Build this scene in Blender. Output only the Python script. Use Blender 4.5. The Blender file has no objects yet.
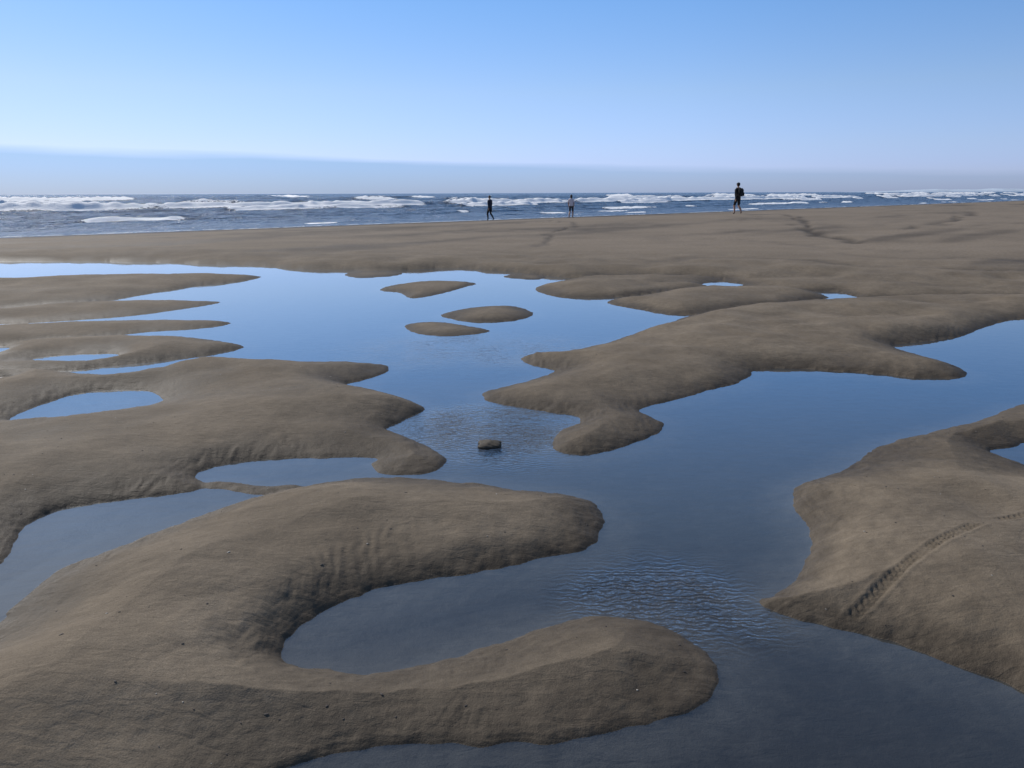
import bpy, bmesh, math, random
import numpy as np
from mathutils import Vector, Matrix
random.seed(3)
H=1.65; F=773.0
SEA=-0.55
# ---------------------------------------------------------------- camera
p=math.radians(13.88); a=math.radians(-0.2)
fw=np.array([0,math.cos(p),-math.sin(p)]); r0=np.array([1.,0,0]); u0=np.array([0,math.sin(p),math.cos(p)])
r1=r0*math.cos(a)+u0*math.sin(a); u1=-r0*math.sin(a)+u0*math.cos(a)
cam=bpy.data.cameras.new("camera"); cam.sensor_width=36; cam.lens=36*F/1024; cam.clip_end=20000; cam.clip_start=0.05
co=bpy.data.objects.new("camera",cam); bpy.context.collection.objects.link(co)
M=Matrix(((r1[0],u1[0],-fw[0],0),(r1[1],u1[1],-fw[1],0),(r1[2],u1[2],-fw[2],H),(0,0,0,1)))
co.matrix_world=M; bpy.context.scene.camera=co
def G(px,py,z=0.0):
    """survey point -> ground position (metres)"""
    d=fw*F+r1*(px-512)+u1*(384-py); t=(H-z)/(-d[2]); return (d[0]*t,d[1]*t)

# ---------------------------------------------------------------- noise
def hsh(ix,iy,seed):
    h=(ix.astype(np.int64)*374761393+iy.astype(np.int64)*668265263+seed*1442695041)&0xffffffff
    h=((h^(h>>13))*1274126177)&0xffffffff
    h=((h^(h>>16))*2246822519)&0xffffffff
    return ((h^(h>>15))&0xffffff)/float(0xffffff)
def vn(x,y,seed=0):
    ix=np.floor(x);iy=np.floor(y);fx=x-ix;fy=y-iy
    fx=fx*fx*fx*(fx*(fx*6-15)+10);fy=fy*fy*fy*(fy*(fy*6-15)+10)
    A=hsh(ix,iy,seed);B=hsh(ix+1,iy,seed);C=hsh(ix,iy+1,seed);D=hsh(ix+1,iy+1,seed)
    return (A*(1-fx)+B*fx)*(1-fy)+(C*(1-fx)+D*fx)*fy
def fbm(x,y,o=4,seed=0,g=0.5):
    s=0;am=1;tot=0
    for i in range(o):
        s=s+am*vn(x*2**i*1.0+i*17.3,y*2**i+i*9.1,seed+i);tot+=am;am*=g
    return s/tot*2-1
def ss(e0,e1,x):
    t=np.clip((x-e0)/(e1-e0),0,1);return t*t*(3-2*t)

# ---------------------------------------------------------------- sand shapes (water's-edge outlines)
def smooth(P,n=5):
    P=np.array(P,float);N=len(P);out=[]
    for i in range(N):
        p0,p1,p2,p3=P[i-1],P[i],P[(i+1)%N],P[(i+2)%N]
        for k in range(n):
            t=k/n
            out.append(.5*((2*p1)+(-p0+p2)*t+(2*p0-5*p1+4*p2-p3)*t*t+(-p0+3*p1-3*p2+p3)*t**3))
    return np.array(out)
def openspl(P,n=8):
    P=np.array(P,float);Q=np.vstack([2*P[0]-P[1],P,2*P[-1]-P[-2]]);out=[]
    for i in range(1,len(Q)-2):
        p0,p1,p2,p3=Q[i-1:i+3]
        for k in range(n):
            t=k/n;out.append(.5*((2*p1)+(-p0+p2)*t+(2*p0-5*p1+4*p2-p3)*t*t+(-p0+3*p1-3*p2+p3)*t**3))
    out.append(P[-1]);return np.array(out)
def W(L): return [G(*q) for q in L]
polys=[]
far=W([(-30,261),(0,261),(70,261),(140,262),(200,264),(255,266),(300,269),(350,270),(400,270),(450,268),(500,271),(540,275),(575,278),(620,276),(700,278),(750,282),(790,281),(840,287),(900,292),(960,296),(1024,297),(1150,297)])
far=np.array([(-60,2),(-42,2),(-24,17.6),(-17,17.8)]+[tuple(v) for v in openspl(far,5)]+[(34,13),(200,8),(3000,200),(3000,6500),(-3000,6500),(-3000,0)])
polys.append((W([(535,290),(548,284),(575,279),(620,276),(680,276),(720,279),(722,285),(690,289),(650,294),(605,298),(560,297)]),.8))
polys.append((W([(605,302),(650,295),(700,287),(750,286),(800,290),(828,297),(800,302),(740,309),(690,315),(650,311)]),.8))
polys.append((W([(690,284),(760,279),(900,280),(1040,284),(1150,290),(1150,300),(1000,298),(860,298),(838,292),(760,290)]),.7))
polys.append((W([(525,357),(560,353),(600,345),(640,333),(680,319),(720,311),(780,304),(860,299),(940,297),(1024,298),(1140,300),(1140,312),(1024,319),(992,325),(962,336),(915,343),(892,345),(905,351),(935,360),(966,371),(960,377),(920,378),(880,374),(830,371),(790,369),(755,371),(742,380),(715,388),(690,395),(655,405),(641,411),(659,420),(662,430),(640,442),(600,452),(570,453),(552,445),(562,430),(580,419),(560,413),(520,408),(490,402),(483,394),(505,387),(540,377),(556,371),(540,367),(526,362)]),1))
polys.append((W([(345,275),(360,271),(400,272),(396,276),(360,278)]),.25))
polys.append((W([(378,290),(400,284),(440,281),(476,283),(463,288),(440,294),(412,298),(400,293)]),.45))
polys.append((W([(503,277),(520,274),(545,276),(535,280)]),.25))
polys.append((W([(440,315),(468,308),(510,306),(533,313),(518,320),(480,322),(455,320)]),.55))
polys.append((W([(404,326),(422,322),(450,323),(478,328),(490,332),(460,336),(425,335)]),.45))
polys.append((W([(-150,282),(0,279),(80,276),(180,275),(258,276),(243,281),(205,285),(165,291),(110,300),(40,307),(-150,312)]),.7))
polys.append((W([(-150,310),(0,308),(60,304),(110,302),(170,301),(221,302),(190,308),(130,316),(80,320),(0,324),(-150,326)]),.6))
polys.append((W([(-150,326),(0,325),(80,322),(150,320),(232,322),(205,328),(150,332),(110,336),(50,341),(0,346),(-150,348)]),.6))
polys.append((W([(-150,352),(-20,348),(20,343),(70,338),(130,336),(190,338),(243,345),(225,352),(170,360),(110,366),(60,371),(0,372),(-150,376)]),.7))
# left dunes
polys.append((W([(-200,372),(-40,369),(0,370),(60,374),(110,376),(145,374),(180,366),(220,361),(300,362),(375,364),(391,369),(372,378),(348,384),(365,390),(400,398),(421,407),(418,414),(395,424),(388,431),(420,443),(443,458),(436,469),(408,476),(380,473),(372,466),(374,459),(320,458),(260,460),(220,467),(193,478),(205,487),(180,494),(120,500),(60,510),(25,528),(5,560),(-60,580),(-300,600)]),1.15))
polys.append((W([(-400,780),(-150,700),(-60,660),(0,622),(22,600),(60,570),(120,548),(190,521),(255,499),(300,487),(370,478),(440,481),(520,490),(580,498),(597,512),(597,530),(580,547),(545,559),(490,570),(430,580),(378,590),(335,605),(303,625),(283,648),(292,664),(330,670),(400,668),(450,657),(500,646),(550,630),(590,618),(640,619),(680,636),(714,662),(717,683),(690,708),(640,725),(580,736),(500,743),(420,744),(350,751),(300,762),(240,790),(160,850)])+[(-1.5,1.0),(-1.5,-3),(-6,-3),(-6,1.5)],1.1))
polys.append((W([(760,603),(790,591),(812,565),(808,533),(791,500),(802,485),(838,473),(860,456),(885,445),(925,434),(965,425),(1000,414),(1030,405),(1120,396),(1300,400),(1300,600),(1200,760),(1100,722),(1024,692),(980,673),(930,656),(880,641),(820,628),(780,617)]),1.15))
polys.append((W([(190,486),(230,483),(270,487),(300,485),(300,492),(260,496),(225,492)]),.25))
pools=[(W([(8,421),(48,402),(90,391),(140,390),(163,397),(158,403),(110,412),(60,420)])),
 (W([(35,359),(60,355),(113,354),(110,359),(75,362)])),
 (W([(-200,382),(-60,379),(-5,377),(8,380),(-20,383),(-100,390)])),
 (W([(990,452),(1008,446),(1040,442),(1090,450),(1050,472),(1015,464)])),
 (W([(826,297),(845,295),(856,297),(845,300)])),
 (W([(700,284),(722,282),(745,285),(722,287)])),
 (W([(-10,350),(5,346),(8,349),(-8,356)]))]
def sdf(X,Y,P,margin=2.0):
    P=np.array(P) if P is far else smooth(P,5)
    out=np.full(X.shape,-margin)
    x0,y0=P.min(0)-margin;x1,y1=P.max(0)+margin
    m=(X>x0)&(X<x1)&(Y>y0)&(Y<y1);idx=np.nonzero(m)[0]
    if len(idx)==0:return out
    x=X[idx];y=Y[idx];d2=np.full(x.shape,1e18);ins=np.zeros(x.shape,bool)
    Q=np.roll(P,-1,0)
    for (ax,ay),(bx,by) in zip(P,Q):
        ex=bx-ax;ey=by-ay;L=ex*ex+ey*ey
        if L<1e-12: continue
        t=np.clip(((x-ax)*ex+(y-ay)*ey)/L,0,1)
        dx=x-ax-t*ex;dy=y-ay-t*ey
        np.minimum(d2,dx*dx+dy*dy,out=d2)
        if ay!=by:
            c=((ay>y)!=(by>y))&(x<ex*(y-ay)/ey+ax);ins^=c
    d=np.sqrt(d2);d=np.where(ins,d,-np.minimum(d,margin));out[idx]=d
    return out
def polyd(X,Y,L,margin):
    """distance to and length along an open path"""
    L=np.array(L);best=np.full(X.shape,margin*1.0);al=np.zeros(X.shape);acr=np.zeros(X.shape)
    m=np.nonzero((X>L[:,0].min()-margin)&(X<L[:,0].max()+margin)&(Y>L[:,1].min()-margin)&(Y<L[:,1].max()+margin))[0]
    x=X[m];y=Y[m];b=best[m];A=al[m];C=acr[m];acc=0
    for i in range(len(L)-1):
        e=L[i+1]-L[i];ln=math.hypot(*e)
        if ln<1e-9: continue
        t=np.clip(((x-L[i][0])*e[0]+(y-L[i][1])*e[1])/ln/ln,0,1)
        dx=x-L[i][0]-t*e[0];dy=y-L[i][1]-t*e[1];d=np.hypot(dx,dy)
        k=d<b;b=np.where(k,d,b);A=np.where(k,acc+t*ln,A);C=np.where(k,(e[0]*dy-e[1]*dx)/ln,C);acc+=ln
    best[m]=b;al[m]=A;acr[m]=C
    return best,al,acr

# grid
NR,NC=880,1100
q=np.linspace(1/1.25,1/60,NR);D=1/q
D=np.concatenate([[-8,-3,0,.5,.8,1.0,1.12],D,60*np.geomspace(1.03,100,90)])
u=np.concatenate([np.linspace(-3,-.82,60)[:-1],np.linspace(-.82,.82,NC),np.linspace(.82,3,60)[1:]])
wd=np.maximum(D,0)+.35
X=(u[None,:]*wd[:,None]);Y=np.repeat(D[:,None],len(u),1)
shp=X.shape;x=X.ravel();y=Y.ravel()
# small irregularity of the outlines
wx=x+.04*fbm(x*2.2,y*2.2,3,11)+.022*fbm(x*9,y*9,3,5)
wy=y+.04*fbm(x*2.2,y*2.2,3,31)+.022*fbm(x*9,y*9,3,6)
sd=np.full(x.shape,-2.0);amp=np.zeros(x.shape);wsum=np.full(x.shape,1e-6)
sdfar=np.full(x.shape,50.0)
k=np.nonzero(y<60)[0];sdfar[k]=sdf(wx[k],wy[k],far,8.0)
for P,A in [(far,1)]+polys:
    s1=sdfar if P is far else sdf(wx,wy,P,2.0)
    w=np.exp(np.clip(s1,-2,1.0)*9);amp+=A*w;wsum+=w
    k_=0.05;h_=np.clip(.5+.5*(s1-sd)/k_,0,1)
    sd=np.where(np.abs(s1-sd)<k_, sd*(1-h_)+s1*h_+k_*h_*(1-h_)*.5, np.maximum(sd,s1))
amp/=wsum
for P in pools:
    s1=sdf(wx,wy,P,3.0);sd=np.minimum(sd,np.where(s1<=-3,99,-s1))
S=(y-x-68)/math.sqrt(2);T=(x+y)/math.sqrt(2)
crest=.07+.33*ss(8,45,T)+.05*fbm(x/14,y/14,2,3)
line=SEA-.04*S
kk=.12;h_=np.clip(.5+.5*(crest-line)/kk,0,1)
dry=crest*(1-h_)+line*h_-kk*h_*(1-h_)
dry=np.maximum(dry,-4)
sp=np.maximum(sd,0)
duneA=(.130+.06*fbm(x*.8,y*.8,2,8))*amp
edgew=.17+.26*vn(x*1.3,y*1.3,17)   # bank steepness varies along the shore
isl=duneA*(.6*(1-np.exp(-(sp/edgew)**1.25))+.4*(1-np.exp(-sp/.6)))+.009*amp*(1-np.exp(-sp/.02))
und=(.055*fbm(x*1.2+4,y*1.5,3,21))*(1-np.exp(-sp/.5))
isl=isl+und*np.minimum(amp,1)
ff=ss(.3,7,np.clip(sdfar,0,50))
z=isl*(1-ff)+dry*ff
far_und=.035*fbm(x/3.0,y/2.2,3,41)*ss(1.5,6,sdfar)*ss(-2,-12,S)
z=z+far_und
nearw=1-ss(9,22,y)
band=np.exp(-((sp-.11)/.10)**2)
patch=ss(-.05,.45,fbm(x*1.1+9,y*1.1,2,191))
rib=fbm(x*26+3*fbm(x*3,y*3,2,55),y*7,3,61)
z=z+nearw*.0060*band*rib*(.15+.85*patch)
z=z+nearw*.0009*np.sin(z*2*math.pi/.012)*np.exp(-z/.04)*ss(0,.03,sp)
z=z+nearw*.0010*fbm(x*24,y*24,3,71)*ss(.0,.1,sp)*(.3+patch)
z=z+nearw*.005*fbm(x*3.5,y*4,2,75)*ss(.0,.15,sp)
# patches of small current ripples on the flanks
rp=np.sin((x*.8+y*.35+.10*fbm(x*3,y*3,3,81))*2*math.pi/.055+2.2*fbm(x*2,y*2,2,83))
z=z+(1-ss(4,8,y))*.0016*rp*ss(.1,.5,fbm(x*1.4,y*1.4,2,85))*ss(.03,.12,sp)*ss(.55,.25,sp)
un=np.maximum(-sd,0)
bed=-.006*(1-np.exp(-un/.02))-.05*(1-np.exp(-un/.35))+.008*fbm(x*4,y*4,2,91)*ss(.02,.2,un)
z=np.where(sd>0,np.maximum(z,np.where(S<-16,.0008,-9)),bed)
zc=np.maximum(z,0)
wet=.70*ss(1.6,.35,zc/(.068+.034*fbm(x*1.8,y*1.8,3,77))/np.clip(amp,.4,1.2))+.30*np.exp(-zc/.012)
wet=np.where(sd>0,wet,.45+.55*ss(0,.3,un))
wet=np.where((S>-14)&(sdfar>3),np.clip(ss(-16,-1,S+3*fbm(x/9,y/9,3,13)),0,1),np.where(sdfar>3,.0,wet))
wet=np.clip(wet+np.where(sd>0,.35,0)*np.clip(fbm(x*.6,y*1.0,3,14),0,1),0,1)
# damp hollows running along the beach
wet=np.clip(wet+.55*ss(.05,.5,fbm(S/2.2,T/9,4,131))*ss(1,5,sdfar),0,1)
drymask=ss(.5,9,sdfar)
dark=np.zeros(x.shape)
for L,wd_,dp,zz,wg in [([(790,216),(800,221),(808,228),(826,233),(850,238)],.22,.06,.3,.75),([(905,229),(935,225),(955,220),(976,214)],.25,.05,.3,.6),
    ([(545,223),(572,227),(565,232),(545,236),(560,240),(540,246)],.15,.03,.1,.5),([(700,238),(760,240),(830,246),(930,250)],.15,.015,.2,.25),
    ([(640,262),(720,258),(800,262),(900,268),(1020,272)],.2,.02,.1,.4),([(840,250),(900,256),(960,256),(1060,262)],.2,.015,.2,.3)]:
    d_,al_,ac_=polyd(x+.5*fbm(x/1.5,y/1.5,2,7),y+.6*fbm(x/1.2,y/1.2,2,8),openspl([G(*c,zz) for c in L]),3.0)
    g_=np.exp(-(d_/wd_)**2);z-=dp*g_;wet=np.clip(wet+wg*g_,0,1)
for L,zz,wt in [([(1060,514),(1020,521),(985,530),(950,546),(905,573),(865,597),(820,614)],.10,.019)]:
    d_,al_,ac_=polyd(x,y,openspl([G(*c,zz) for c in L]),.2)
    brk_=ss(-.5,.1,fbm(x*5,y*5,2,66))
    g_=ss(wt*1.5,wt*.8,d_)*brk_
    z-=g_*(.0015+.0045*(np.sin(al_*2*math.pi/.035+np.abs(ac_)*90)>0.0))*ss(0.01,.08,sp)
    z+=.002*np.exp(-((d_-wt*1.9)/.008)**2)*ss(0.01,.08,sp)*brk_
    dark+=.4*g_

def grid_obj(name,xx,yy,zz,shape,attrs,keep=None):
    R,C=shape;n=R*C
    me=bpy.data.meshes.new(name)
    idx=np.arange(n).reshape(R,C)
    f=np.stack([idx[:-1,:-1],idx[:-1,1:],idx[1:,1:],idx[1:,:-1]],-1).reshape(-1,4)
    if keep is not None: f=f[keep[f].all(1)]
    me.vertices.add(n);me.vertices.foreach_set("co",np.stack([xx,yy,zz],-1).astype(np.float32).ravel())
    me.loops.add(len(f)*4);me.loops.foreach_set("vertex_index",f.astype(np.int32).ravel())
    me.polygons.add(len(f));me.polygons.foreach_set("loop_start",np.arange(0,len(f)*4,4,dtype=np.int32))
    me.polygons.foreach_set("use_smooth",np.ones(len(f),bool))
    me.update(calc_edges=True)
    for k,v in attrs.items():
        at=me.attributes.new(k,'FLOAT','POINT');at.data.foreach_set("value",v.astype(np.float32))
    o=bpy.data.objects.new(name,me);bpy.context.collection.objects.link(o);return o
sand=grid_obj("beach_sand",x,y,z,shp,{"wet":wet,"track":dark,"dry":drymask})

# ---------------------------------------------------------------- node helpers
def mat(name):
    m=bpy.data.materials.new(name);m.use_nodes=True;nt=m.node_tree;nt.nodes.clear();return m,nt
def N(nt,t,**kw):
    n=nt.nodes.new(t)
    for k,v in kw.items(): setattr(n,k,v)
    return n
def math_(nt,op,a_,b_=None,clamp=False):
    n=nt.nodes.new("ShaderNodeMath");n.operation=op;n.use_clamp=clamp
    for i,v in enumerate([a_,b_]):
        if v is None: continue
        if isinstance(v,(int,float)): n.inputs[i].default_value=v
        else: nt.links.new(v,n.inputs[i])
    return n.outputs[0]
def mixc(nt,f,a_,b_,bt='MIX'):
    n=nt.nodes.new("ShaderNodeMix");n.data_type='RGBA';n.blend_type=bt
    for i,v in ((0,f),(6,a_),(7,b_)):
        if isinstance(v,(int,float)): n.inputs[i].default_value=v
        elif isinstance(v,tuple): n.inputs[i].default_value=(*v,1)
        else: nt.links.new(v,n.inputs[i])
    return n.outputs[2]
def noise(nt,co_,sc,det=4,rough=.5,dist=0):
    n=N(nt,"ShaderNodeTexNoise");n.inputs["Scale"].default_value=sc;n.inputs["Detail"].default_value=det;n.inputs["Roughness"].default_value=rough;n.inputs["Distortion"].default_value=dist
    nt.links.new(co_,n.inputs["Vector"]);return n.outputs["Fac"]
def maprange(nt,v,a0,a1,b0=0,b1=1):
    n=N(nt,"ShaderNodeMapRange");nt.links.new(v,n.inputs[0])
    for i,k in enumerate((a0,a1,b0,b1)): n.inputs[i+1].default_value=k
    return n.outputs[0]
def scaled(nt,co_,s):
    n=N(nt,"ShaderNodeMapping");n.inputs["Scale"].default_value=s;nt.links.new(co_,n.inputs[0]);return n.outputs[0]

# sand material
m,nt=mat("wet_sand")
tc=N(nt,"ShaderNodeTexCoord").outputs["Object"]
wetn=N(nt,"ShaderNodeAttribute",attribute_name="wet").outputs["Fac"]
dryn=N(nt,"ShaderNodeAttribute",attribute_name="dry").outputs["Fac"]
trk=N(nt,"ShaderNodeAttribute",attribute_name="track").outputs["Fac"]
n1=noise(nt,tc,1.4,3,.6);n2=noise(nt,tc,14,4,.65);n3=noise(nt,tc,220,2,.7);n4=noise(nt,scaled(nt,tc,(.22,.6,1)),.8,3,.6)
base=mixc(nt,maprange(nt,n1,.3,.7),(.160,.128,.092),(.240,.196,.145))
base=mixc(nt,dryn,base,(.255,.208,.158))
base=mixc(nt,maprange(nt,n2,.35,.7,0,.4),base,(.118,.094,.069))
base=mixc(nt,maprange(nt,n3,.40,.70,0,.6),base,(.072,.057,.042))
base=mixc(nt,maprange(nt,n4,.45,.65,0,.35),base,(.118,.095,.071))
wv=math_(nt,'ADD',wetn,maprange(nt,n2,.3,.7,-.12,.12),True)
col=mixc(nt,math_(nt,'MULTIPLY',wv,.88),base,(.040,.031,.022))
col=mixc(nt,math_(nt,'MULTIPLY',trk,.6),col,(.05,.04,.028))
bs=N(nt,"ShaderNodeBsdfPrincipled");nt.links.new(col,bs.inputs["Base Color"])
rg=maprange(nt,wv,0,1,.9,.6)
bs.inputs["Specular IOR Level"].default_value=.12
nt.links.new(math_(nt,'MAXIMUM',rg,math_(nt,'MULTIPLY',dryn,.8)),bs.inputs["Roughness"])
hgt=math_(nt,'ADD',math_(nt,'MULTIPLY',n3,.0018),math_(nt,'MULTIPLY',n2,.0024))
hgt=math_(nt,'ADD',hgt,math_(nt,'MULTIPLY',noise(nt,tc,60,3,.65),.0028))
hgt=math_(nt,'ADD',hgt,math_(nt,'MULTIPLY',noise(nt,scaled(nt,tc,(1,2.6,1)),9,2,.5,.8),.006))
bp=N(nt,"ShaderNodeBump");bp.inputs["Strength"].default_value=.9;bp.inputs["Distance"].default_value=1.0;nt.links.new(hgt,bp.inputs["Height"])
nt.links.new(bp.outputs[0],bs.inputs["Normal"])
o=N(nt,"ShaderNodeOutputMaterial");nt.links.new(bs.outputs[0],o.inputs[0]);sand.data.materials.append(m)

# ---------------------------------------------------------------- pool water
D2=np.concatenate([[-8,-2,0,.8],1/np.linspace(1/1.2,1/55,330)]);u2=np.linspace(-2,2,500)
X2=u2[None,:]*(np.maximum(D2,0)+.5)[:,None];Y2=np.repeat(D2[:,None],len(u2),1);x2=X2.ravel();y2=Y2.ravel()
def blob(px,py,rx,ry,rot=0):
    cx,cy=G(px,py);dx=x2-cx;dy=y2-cy;c,s=math.cos(rot),math.sin(rot)
    return np.exp(-(((dx*c+dy*s)/rx)**2+((-dx*s+dy*c)/ry)**2)**1.5)
rip=np.maximum.reduce([blob(490,432,.55,.65,.2),blob(660,600,.36,.34,-.5),.5*blob(735,625,.22,.16),.25*blob(480,350,1.5,1.0)])
rip=np.clip(rip*(.6+.8*vn(x2*4,y2*4,9)),0,1)
keep=((y2-x2-68)/math.sqrt(2)<-19)
pool=grid_obj("tide_pool_water",x2,y2,np.zeros_like(x2),X2.shape,{"rip":rip},keep)
m,nt=mat("pool_water")
tc=N(nt,"ShaderNodeTexCoord").outputs["Object"];ra=N(nt,"ShaderNodeAttribute",attribute_name="rip").outputs["Fac"]
w1=N(nt,"ShaderNodeTexWave");w1.bands_direction='Y';w1.inputs["Scale"].default_value=8;w1.inputs["Distortion"].default_value=11;w1.inputs["Detail"].default_value=3;w1.inputs["Detail Scale"].default_value=1.5
nt.links.new(tc,w1.inputs["Vector"])
nn=noise(nt,scaled(nt,tc,(1,1.8,1)),30,2,.5,.6)
hh=math_(nt,'MULTIPLY',math_(nt,'MULTIPLY',math_(nt,'ADD',math_(nt,'MULTIPLY',w1.outputs["Fac"],.45),nn),ra),.0055)
hh=math_(nt,'ADD',hh,math_(nt,'MULTIPLY',noise(nt,scaled(nt,tc,(1,1.6,1)),7,2,.5),.0007))
bp=N(nt,"ShaderNodeBump");bp.inputs["Strength"].default_value=1;bp.inputs["Distance"].default_value=1;nt.links.new(hh,bp.inputs["Height"])
gl=N(nt,"ShaderNodeBsdfGlossy");gl.inputs["Roughness"].default_value=.02;gl.inputs["Color"].default_value=(.96,.98,1,1)
tr=N(nt,"ShaderNodeBsdfTransparent");tr.inputs["Color"].default_value=(.70,.78,.88,1)
lw=N(nt,"ShaderNodeLayerWeight");lw.inputs["Blend"].default_value=.5
for n_ in (gl,lw): nt.links.new(bp.outputs[0],n_.inputs["Normal"])
fz=math_(nt,'POWER',lw.outputs["Facing"],3.6)
fz=math_(nt,'ADD',math_(nt,'MULTIPLY',fz,.95),.05)
mx=N(nt,"ShaderNodeMixShader");nt.links.new(fz,mx.inputs[0]);nt.links.new(tr.outputs[0],mx.inputs[1]);nt.links.new(gl.outputs[0],mx.inputs[2])
o=N(nt,"ShaderNodeOutputMaterial");nt.links.new(mx.outputs[0],o.inputs[0]);pool.data.materials.append(m)

# ---------------------------------------------------------------- sea
sv=np.concatenate([np.arange(-2,60,.3),60+np.cumsum(np.geomspace(.3,3,230)),])
sv=np.concatenate([sv,sv[-1]*np.geomspace(1.02,25,60)])
tp=np.concatenate([np.arange(5,110,.28),110+np.cumsum(np.geomspace(.3,14,420))]);tp=np.concatenate([[-900,-400,-150],np.arange(-60,5,1.0),tp,[4000,9000]])
SS,TT=np.meshgrid(sv,tp,indexing='ij');s_=SS.ravel();t_=TT.ravel()
r2=math.sqrt(2);ys=(t_*r2+s_*r2+68)/2;xs=(t_*r2-s_*r2-68)/2
zs=np.full(s_.shape,0.0);foam=np.zeros(s_.shape)
wamp=ss(-2,25,s_)
zs+=.16*wamp*fbm(s_/1.6,t_/2.6,3,201)+.3*ss(20,90,s_)*fbm(s_/6,t_/16,3,207)+.5*ss(60,160,s_)*fbm(s_/22,t_/60,2,210)
brk=[(5,.06,.4,1,-.05),(12,.14,.5,2,-.1),(22,.28,.6,3,.0),(36,.4,.7,4,-.15),(54,.6,.9,5,.08),(76,.95,1.4,6,.32),(110,1.15,1.5,7,.25),(165,1.2,1.8,9,.15),(250,1.3,2.6,11,.1),(380,1.3,3,12,.0)]
for s0,Hh,wdt,sdn,bias in brk:
    c=s0+(2+s0*.05)*fbm(t_/(18+s0*.5),t_*0+sdn,3,300+sdn)+.8*fbm(t_/2.5,t_*0,2,320+sdn)
    dsp=s_-c
    am=ss(.05,.30,fbm(t_/(9+s0*.25)+sdn*7.7,t_*0+.5,3,400+sdn)+bias)
    prof=np.where(dsp<0,np.exp(-(dsp/wdt)**2),np.exp(-(dsp/(wdt*4))**1.3))
    zs+=Hh*(.35+.65*am)*prof*(.75+.5*vn(t_/1.3,s_/1.3,500+sdn))
    fo=am*np.where(dsp<0,np.exp(-(-dsp/(wdt*1.6+Hh*.8))**2),np.exp(-(dsp/(wdt*.5))**2))
    foam=np.maximum(foam,fo)
foam=np.maximum(foam,.30*ss(.05,.45,fbm(s_/2.0,t_/7,3,601))*ss(120,5,s_))
foam=np.maximum(foam,.7*np.exp(-((s_-.9-.8*fbm(t_/5,t_*0,3,77))/.2)**2))
zs=SEA+zs
sea=grid_obj("sea",xs,ys,zs,SS.shape,{"foam":foam})
m,nt=mat("sea_water")
tc=N(nt,"ShaderNodeTexCoord").outputs["Object"];fa=N(nt,"ShaderNodeAttribute",attribute_name="foam").outputs["Fac"]
b1=noise(nt,tc,1.1,4,.65);b2=noise(nt,tc,.12,3,.6)
fn=noise(nt,tc,2.2,4,.7)
ff_=maprange(nt,math_(nt,'ADD',fa,math_(nt,'MULTIPLY',math_(nt,'SUBTRACT',fn,.5),1.0)),.40,.52)
hh=math_(nt,'ADD',math_(nt,'MULTIPLY',b1,.9),math_(nt,'MULTIPLY',b2,2.0))
bp=N(nt,"ShaderNodeBump");bp.inputs["Strength"].default_value=1;bp.inputs["Distance"].default_value=1;nt.links.new(hh,bp.inputs["Height"])
wb=N(nt,"ShaderNodeBsdfPrincipled");wb.inputs["Roughness"].default_value=.2;wb.inputs["IOR"].default_value=1.33;wb.inputs["Specular IOR Level"].default_value=.12
nt.links.new(mixc(nt,maprange(nt,b1,.35,.65),(.009,.028,.070),(.030,.066,.13)),wb.inputs["Base Color"]);nt.links.new(bp.outputs[0],wb.inputs["Normal"])
fb=N(nt,"ShaderNodeBsdfPrincipled");fb.inputs["Base Color"].default_value=(.9,.91,.92,1);fb.inputs["Roughness"].default_value=.9
fb.inputs["Subsurface Weight"].default_value=0
bp2=N(nt,"ShaderNodeBump");bp2.inputs["Distance"].default_value=.12;nt.links.new(fn,bp2.inputs["Height"]);nt.links.new(bp2.outputs[0],fb.inputs["Normal"])
mx=N(nt,"ShaderNodeMixShader");nt.links.new(ff_,mx.inputs[0]);nt.links.new(wb.outputs[0],mx.inputs[1]);nt.links.new(fb.outputs[0],mx.inputs[2])
o=N(nt,"ShaderNodeOutputMaterial");nt.links.new(mx.outputs[0],o.inputs[0]);sea.data.materials.append(m)

# ---------------------------------------------------------------- simple materials
def simple(name,c,r=.85,sc=30,var=.3):
    m,nt=mat(name);tc=N(nt,"ShaderNodeTexCoord").outputs["Object"];b=N(nt,"ShaderNodeBsdfPrincipled")
    f=maprange(nt,noise(nt,tc,sc,4,.6),.3,.7)
    nt.links.new(mixc(nt,f,tuple(k*(1-var) for k in c),tuple(min(1,k*(1+var)) for k in c)),b.inputs["Base Color"])
    b.inputs["Roughness"].default_value=r
    o=N(nt,"ShaderNodeOutputMaterial");nt.links.new(b.outputs[0],o.inputs[0]);return m
def zat(X0,Y0):
    d=(x-X0)**2+(y-Y0)**2;return float(z[np.argmin(d)])

# ---------------------------------------------------------------- clump in the channel
cx,cy=G(490,445)
bm=bmesh.new();bmesh.ops.create_icosphere(bm,subdivisions=4,radius=1)
for v in bm.verts:
    n_=v.co.copy();k=1+.18*math.sin(n_.x*3+1)*math.cos(n_.y*4)+.07*math.sin(n_.x*9+n_.z*7)*math.cos(n_.y*8)+.02*random.uniform(-1,1)
    v.co=Vector((n_.x*.085*k,n_.y*.085*k,n_.z*.024*k))
me=bpy.data.meshes.new("sand_clump");bm.to_mesh(me);bm.free()
for f_ in me.polygons:f_.use_smooth=True
o=bpy.data.objects.new("sand_clump",me);bpy.context.collection.objects.link(o);o.location=(cx,cy,.004);me.materials.append(simple("clump_sand",(.055,.045,.033),.9,60))

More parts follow.
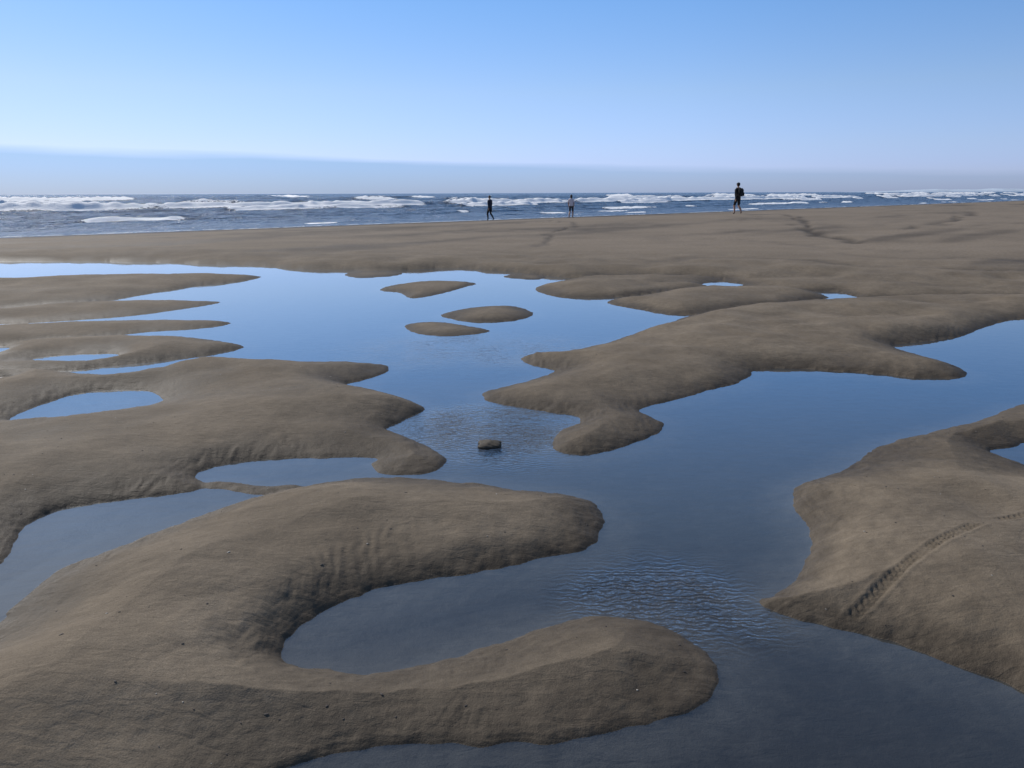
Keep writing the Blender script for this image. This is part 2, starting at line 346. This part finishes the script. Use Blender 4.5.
# small shell and weed crumbs lying on the near sand (one object)
cand=np.nonzero((sd>.05)&(y>1.8)&(y<8)&(np.abs(x)<.7*y))[0]
rng=np.random.default_rng(5)
wgt=1/y[cand]**-1.0;pick=rng.choice(cand,170,replace=False,p=wgt/wgt.sum())
bm=bmesh.new()
for i in pick:
    s=float(rng.uniform(.0018,.0045));
    mm=Matrix.Translation((x[i],y[i],z[i]+s*.25))@Matrix.Rotation(float(rng.uniform(0,6.28)),4,'Z')@Matrix.Diagonal((s*float(rng.uniform(1,2.4)),s,s*.5,1))
    bmesh.ops.create_icosphere(bm,subdivisions=1,radius=1,matrix=mm)
me=bpy.data.meshes.new("shell_fragments");bm.to_mesh(me);bm.free()
me.materials.append(simple("shell_dark",(.05,.04,.035),.8,5));me.materials.append(simple("shell_pale",(.32,.29,.25),.6,5))
for f_ in me.polygons:f_.material_index=1 if (f_.index//20)%4==0 else 0
o=bpy.data.objects.new("shell_fragments",me);bpy.context.collection.objects.link(o)

# low headland far down the coast, distance haze painted in as pale blue colour
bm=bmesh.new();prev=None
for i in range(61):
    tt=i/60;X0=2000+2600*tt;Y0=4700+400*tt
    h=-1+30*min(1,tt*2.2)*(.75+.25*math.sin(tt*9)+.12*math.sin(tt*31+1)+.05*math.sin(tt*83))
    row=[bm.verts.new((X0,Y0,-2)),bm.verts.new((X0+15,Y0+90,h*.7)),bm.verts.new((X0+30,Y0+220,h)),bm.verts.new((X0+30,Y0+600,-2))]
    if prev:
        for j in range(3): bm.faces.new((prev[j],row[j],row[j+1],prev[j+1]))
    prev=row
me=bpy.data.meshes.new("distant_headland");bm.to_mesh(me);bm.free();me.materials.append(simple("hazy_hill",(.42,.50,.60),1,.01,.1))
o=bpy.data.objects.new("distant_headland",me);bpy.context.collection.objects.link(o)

# ---------------------------------------------------------------- people
def skin_mesh(verts,edges,radii,roots,sub=2):
    me=bpy.data.meshes.new("tmp");me.from_pydata(verts,edges,[]);ob=bpy.data.objects.new("tmp",me);bpy.context.collection.objects.link(ob)
    md=ob.modifiers.new("s",'SKIN');md.use_smooth_shade=True
    for i,r_ in enumerate(radii):
        sv_=me.skin_vertices[0].data[i];sv_.radius=(r_,r_) if not isinstance(r_,tuple) else r_;sv_.use_root=(i in roots)
    sb=ob.modifiers.new("u",'SUBSURF');sb.levels=sub;sb.render_levels=sub
    dg=bpy.context.evaluated_depsgraph_get();dg.update()
    out=bpy.data.meshes.new_from_object(ob.evaluated_get(dg));bpy.data.objects.remove(ob);return out
def person(name,loc,ht,yaw,mats,pose,backpack=False,cap=False,shorts=False,bare_arm=False,long_hair=False):
    root=bpy.data.objects.new(name,None);bpy.context.collection.objects.link(root)
    k=ht/1.78
    V=[];E=[];R=[]
    def add(c,r_,par=None):
        V.append(c);R.append(r_);i=len(V)-1
        if par is not None:E.append((par,i))
        return i
    pel=add((0,0,.94),.145);sp_=add((0,.005,1.10),.13,pel);ch=add((0,.01,1.29),.155,sp_);up=add((0,0,1.42),.10,ch);nk=add((0,.015,1.50),.058,up);add((0,.02,1.57),.052,nk)
    hands=[]
    for sg,(kn,an,el,wr) in zip((-1,1),pose):
        hp=add((sg*.095,0,.87),.105,pel);th=add((sg*.1,(kn*.5),.68),.092,hp);kk_=add((sg*.1,kn,.49),.066,th);cf=add((sg*.1,(kn+an)*.5-.01,.34),.062,kk_)
        lift=max(0,(-an-.12))*.35
        ak=add((sg*.1,an,.09+lift),.042,cf);add((sg*.115,an+.09,.045+lift*.5),.040,ak)
        sh=add((sg*.185,0,1.405),.068,up);e=add((sg*.245,el,1.13),.050,sh);w_=add((sg*.235,wr,.89),.030,e);pm=add((sg*.23,wr+.015,.82),.030,w_)
        hands.append((sg,wr))
    body=skin_mesh(V,E,R,{0})
    top,bot,skin,shoe,hair=mats
    for m_ in (top,bot,skin,shoe,hair):body.materials.append(m_)
    for f_ in body.polygons:
        c=f_.center;f_.use_smooth=True
        arm=c.z>.78 and c.z<1.35 and abs(c.x)>.185
        if c.z>1.485:mi=2
        elif c.z<.1:mi=3
        elif arm: mi=2 if (c.z<.885 or (bare_arm and c.z<1.2)) else 0
        elif c.z>.93:mi=0
        elif shorts and c.z<.52:mi=2
        else:mi=1
        f_.material_index=mi
    parts=[("body",body)]
    FV=[];FE=[];FR=[];ro=set()
    for sg,wr in hands:
        for j,(dy,ln) in enumerate([(-.03,.062),(-.01,.075),(.01,.08),(.03,.07)]):
            b=len(FV);ro.add(b)
            FV+=[(sg*.23,wr+.015+dy,.80),(sg*.226,wr+.02+dy,.80-ln*.55),(sg*.212,wr+.028+dy,.80-ln)];FE+=[(b,b+1),(b+1,b+2)];FR+=[.0095,.0085,.007]
        b=len(FV);ro.add(b);FV+=[(sg*.222,wr+.04,.85),(sg*.212,wr+.07,.825),(sg*.205,wr+.078,.795)];FE+=[(b,b+1),(b+1,b+2)];FR+=[.011,.010,.008]
    fm=skin_mesh(FV,FE,FR,ro,1);fm.materials.append(skin)
    parts.append(("fingers",fm))
    bm=bmesh.new();bmesh.ops.create_uvsphere(bm,u_segments=32,v_segments=24,radius=1)
    for v in bm.verts:
        c=v.co
        jaw=1-.28*max(0,-c.z)
        X_=c.x*.077*jaw;Y_=c.y*.098*(1-.12*max(0,-c.z));Z_=c.z*.12
        if c.y>.8 and abs(c.x)<.18 and -.35<c.z<.1:Y_+=.02*(1-abs(c.x)/.18)*(.1-c.z)/.45
        if c.y>.6 and .0<c.z<.2 and .15<abs(c.x)<.5:Y_-=.006
        v.co=(X_,Y_,Z_)
    hm=bpy.data.meshes.new("head")
    for sg in(-1,1):
        bmesh.ops.create_icosphere(bm,subdivisions=2,radius=.012,matrix=Matrix.Translation((sg*.03,.083,.008)))
        bmesh.ops.create_icosphere(bm,subdivisions=2,radius=1,matrix=Matrix.Translation((sg*.079,-.005,-.005))@Matrix.Diagonal((.008,.018,.032,1)))
    bmesh.ops.create_icosphere(bm,subdivisions=2,radius=1,matrix=Matrix.Translation((0,.086,-.055))@Matrix.Diagonal((.024,.008,.007,1)))
    bm.to_mesh(hm);bm.free();hm.materials.append(skin);hm.materials.append(hair);hm.materials.append(shoe)
    for f_ in hm.polygons:
        f_.use_smooth=True;c=f_.center
        if f_.index>=32*24 and abs(c.x)<.05 and c.z>-.02:f_.material_index=2
    parts.append(("head",hm))
    bm=bmesh.new();bmesh.ops.create_uvsphere(bm,u_segments=28,v_segments=20,radius=1)
    for v in bm.verts:
        c=v.co.copy();rr=1+.03*math.sin(c.x*14)*math.cos(c.z*11)
        v.co=(c.x*.086*rr,c.y*.104*rr-.012,c.z*(.118 if c.z>0 else (.2 if long_hair else .09))*rr+.014)
    dl=[v for v in bm.verts if (v.co.y>.045 and v.co.z<.065)]
    bmesh.ops.delete(bm,geom=dl,context='VERTS')
    if cap:
        bmesh.ops.create_uvsphere(bm,u_segments=24,v_segments=14,radius=1,matrix=Matrix.Translation((0,-.004,.055))@Matrix.Diagonal((.094,.112,.09,1)))
        bmesh.ops.create_uvsphere(bm,u_segments=24,v_segments=8,radius=1,matrix=Matrix.Translation((0,.1,.06))@Matrix.Diagonal((.075,.09,.009,1)))
    h2=bpy.data.meshes.new("hair");bm.to_mesh(h2);bm.free();h2.materials.append(hair)
    for f_ in h2.polygons:f_.use_smooth=True
    parts.append(("hair",h2))
    if backpack:
        bm=bmesh.new();bmesh.ops.create_cube(bm,size=1,matrix=Matrix.Translation((0,-.235,1.24))@Matrix.Diagonal((.32,.2,.46,1)))
        bmesh.ops.bevel(bm,geom=bm.edges[:],offset=.06,segments=4,affect='EDGES')
        bmesh.ops.create_cube(bm,size=1,matrix=Matrix.Translation((0,-.35,1.14))@Matrix.Diagonal((.24,.07,.2,1)))
        for sg in(-1,1):
            for (y0_,z0_),(y1_,z1_) in [((-.16,1.44),(.02,1.5)),((.02,1.5),(.17,1.38)),((.17,1.38),(.15,1.18)),((.15,1.18),(-.15,1.08))]:
                c_=Vector((sg*.10,(y0_+y1_)/2,(z0_+z1_)/2));d_=Vector((0,y1_-y0_,z1_-z0_));rt=d_.to_track_quat('Z','X').to_matrix().to_4x4()
                bmesh.ops.create_cube(bm,size=1,matrix=Matrix.Translation(c_)@rt@Matrix.Diagonal((.05,.018,d_.length*1.1,1)))
        b_=bpy.data.meshes.new("backpack");bm.to_mesh(b_);bm.free();b_.materials.append(hair);parts.append(("backpack",b_))
    for nm,me_ in parts:
        me_.name=nm;ob=bpy.data.objects.new(nm,me_);bpy.context.collection.objects.link(ob);ob.parent=root
        if nm in("head","hair"):ob.location=(0,.03,1.655)
    root.scale=(k,k,k);root.rotation_euler=(0,0,yaw);root.location=loc
    return root
skin=simple("skin",(.42,.24,.17),.6,40,.12)
black=simple("black_cloth",(.012,.012,.015),.9);navy=simple("dark_blue_cloth",(.02,.025,.045),.9);white=simple("white_shirt",(.8,.66,.66),.9);grey=simple("grey_cloth",(.06,.06,.07),.9)
hairm=simple("dark_hair",(.03,.02,.014),.7);shoe=simple("shoe",(.03,.03,.03),.7)
walk=[(.16,.10,-.06,-.10),(.02,-.26,.04,.16)]
walk2=[(.04,-.2,.04,.15),(.17,.14,-.06,-.1)]
def put(px,py,Dst):
    d=fw*F+r1*(px-512)+u1*(384-py);t=Dst/d[1];X0,Y0=d[0]*t,Dst;return (X0,Y0,zat(X0,Y0))
person("person",put(490,218,57),1.78,math.radians(50),(navy,black,skin,shoe,hairm),walk)
person("person",put(571,215,61),1.76,math.radians(-20),(white,grey,skin,shoe,hairm),walk2,shorts=True,bare_arm=True,long_hair=True)
person("person",put(737,212,47),1.82,math.radians(25),(black,black,skin,shoe,black),walk,backpack=True,cap=True,shorts=True)

# ---------------------------------------------------------------- light & sky
EL=math.radians(36);AZ=math.radians(-44)
sl=bpy.data.lights.new("sun",'SUN');sl.energy=4.4;sl.angle=math.radians(.53);sl.color=(1,.95,.88)
so=bpy.data.objects.new("sun",sl);bpy.context.collection.objects.link(so)
dv=Vector((math.sin(AZ)*math.cos(EL),math.cos(AZ)*math.cos(EL),math.sin(EL)));so.rotation_euler=dv.to_track_quat('Z','Y').to_euler()
w=bpy.data.worlds.new("World");bpy.context.scene.world=w;w.use_nodes=True;nt=w.node_tree;nt.nodes.clear()
sk=N(nt,"ShaderNodeTexSky",sky_type='NISHITA');sk.sun_disc=False;sk.sun_elevation=EL;sk.sun_rotation=AZ;sk.air_density=1.0;sk.dust_density=.3;sk.ozone_density=1.5
tcw=N(nt,"ShaderNodeTexCoord").outputs["Generated"];sx=N(nt,"ShaderNodeSeparateXYZ");nt.links.new(tcw,sx.inputs[0])
zz=sx.outputs[2];xx=sx.outputs[0]
cr=N(nt,"ShaderNodeValToRGB");el=cr.color_ramp.elements
K=2.5
stops=[(0,(.62,.78,1.60)),(.03,(.68,.83,1.60)),(.054,(.73,.86,1.45)),(.118,(.80,.92,1.27)),(.216,(.68,.95,1.32)),(.40,(1.12,1.18,1.22)),(1,(1.0,1.0,1.05))]
while len(el)<len(stops): el.new(.5)
for e_,(p_,c_) in zip(el,stops): e_.position=p_;e_.color=(c_[0]/K,c_[1]/K,c_[2]/K,1)
nt.links.new(zz,cr.inputs[0])
tint=mixc(nt,1.0,sk.outputs[0],cr.outputs[0],'MULTIPLY')
hz=maprange(nt,xx,-.7,.2,.80,1.0)
# low fog bank lying offshore: thicker to the left, fading to the right
top=math_(nt,'ADD',math_(nt,'MULTIPLY',xx,-.028),.034)
nz=noise(nt,scaled(nt,tcw,(2.5,2.5,30)),1.5,3,.55)
top=math_(nt,'ADD',top,math_(nt,'MULTIPLY',math_(nt,'SUBTRACT',nz,.5),.012))
fog=maprange(nt,math_(nt,'SUBTRACT',top,zz),-.004,.005)
fog=math_(nt,'MULTIPLY',fog,maprange(nt,xx,-.2,.6,.9,.35))
fogc=mixc(nt,fog,(1,1,1),(.60,.74,.79))
tint=mixc(nt,1.0,tint,fogc,'MULTIPLY')
bg=N(nt,"ShaderNodeBackground")
nt.links.new(math_(nt,'MULTIPLY',hz,.1*K),bg.inputs[1])
nt.links.new(tint,bg.inputs[0])
o=N(nt,"ShaderNodeOutputWorld");nt.links.new(bg.outputs[0],o.inputs[0])
sc=bpy.context.scene;sc.view_settings.view_transform='Standard';sc.view_settings.look='None';sc.view_settings.exposure=0
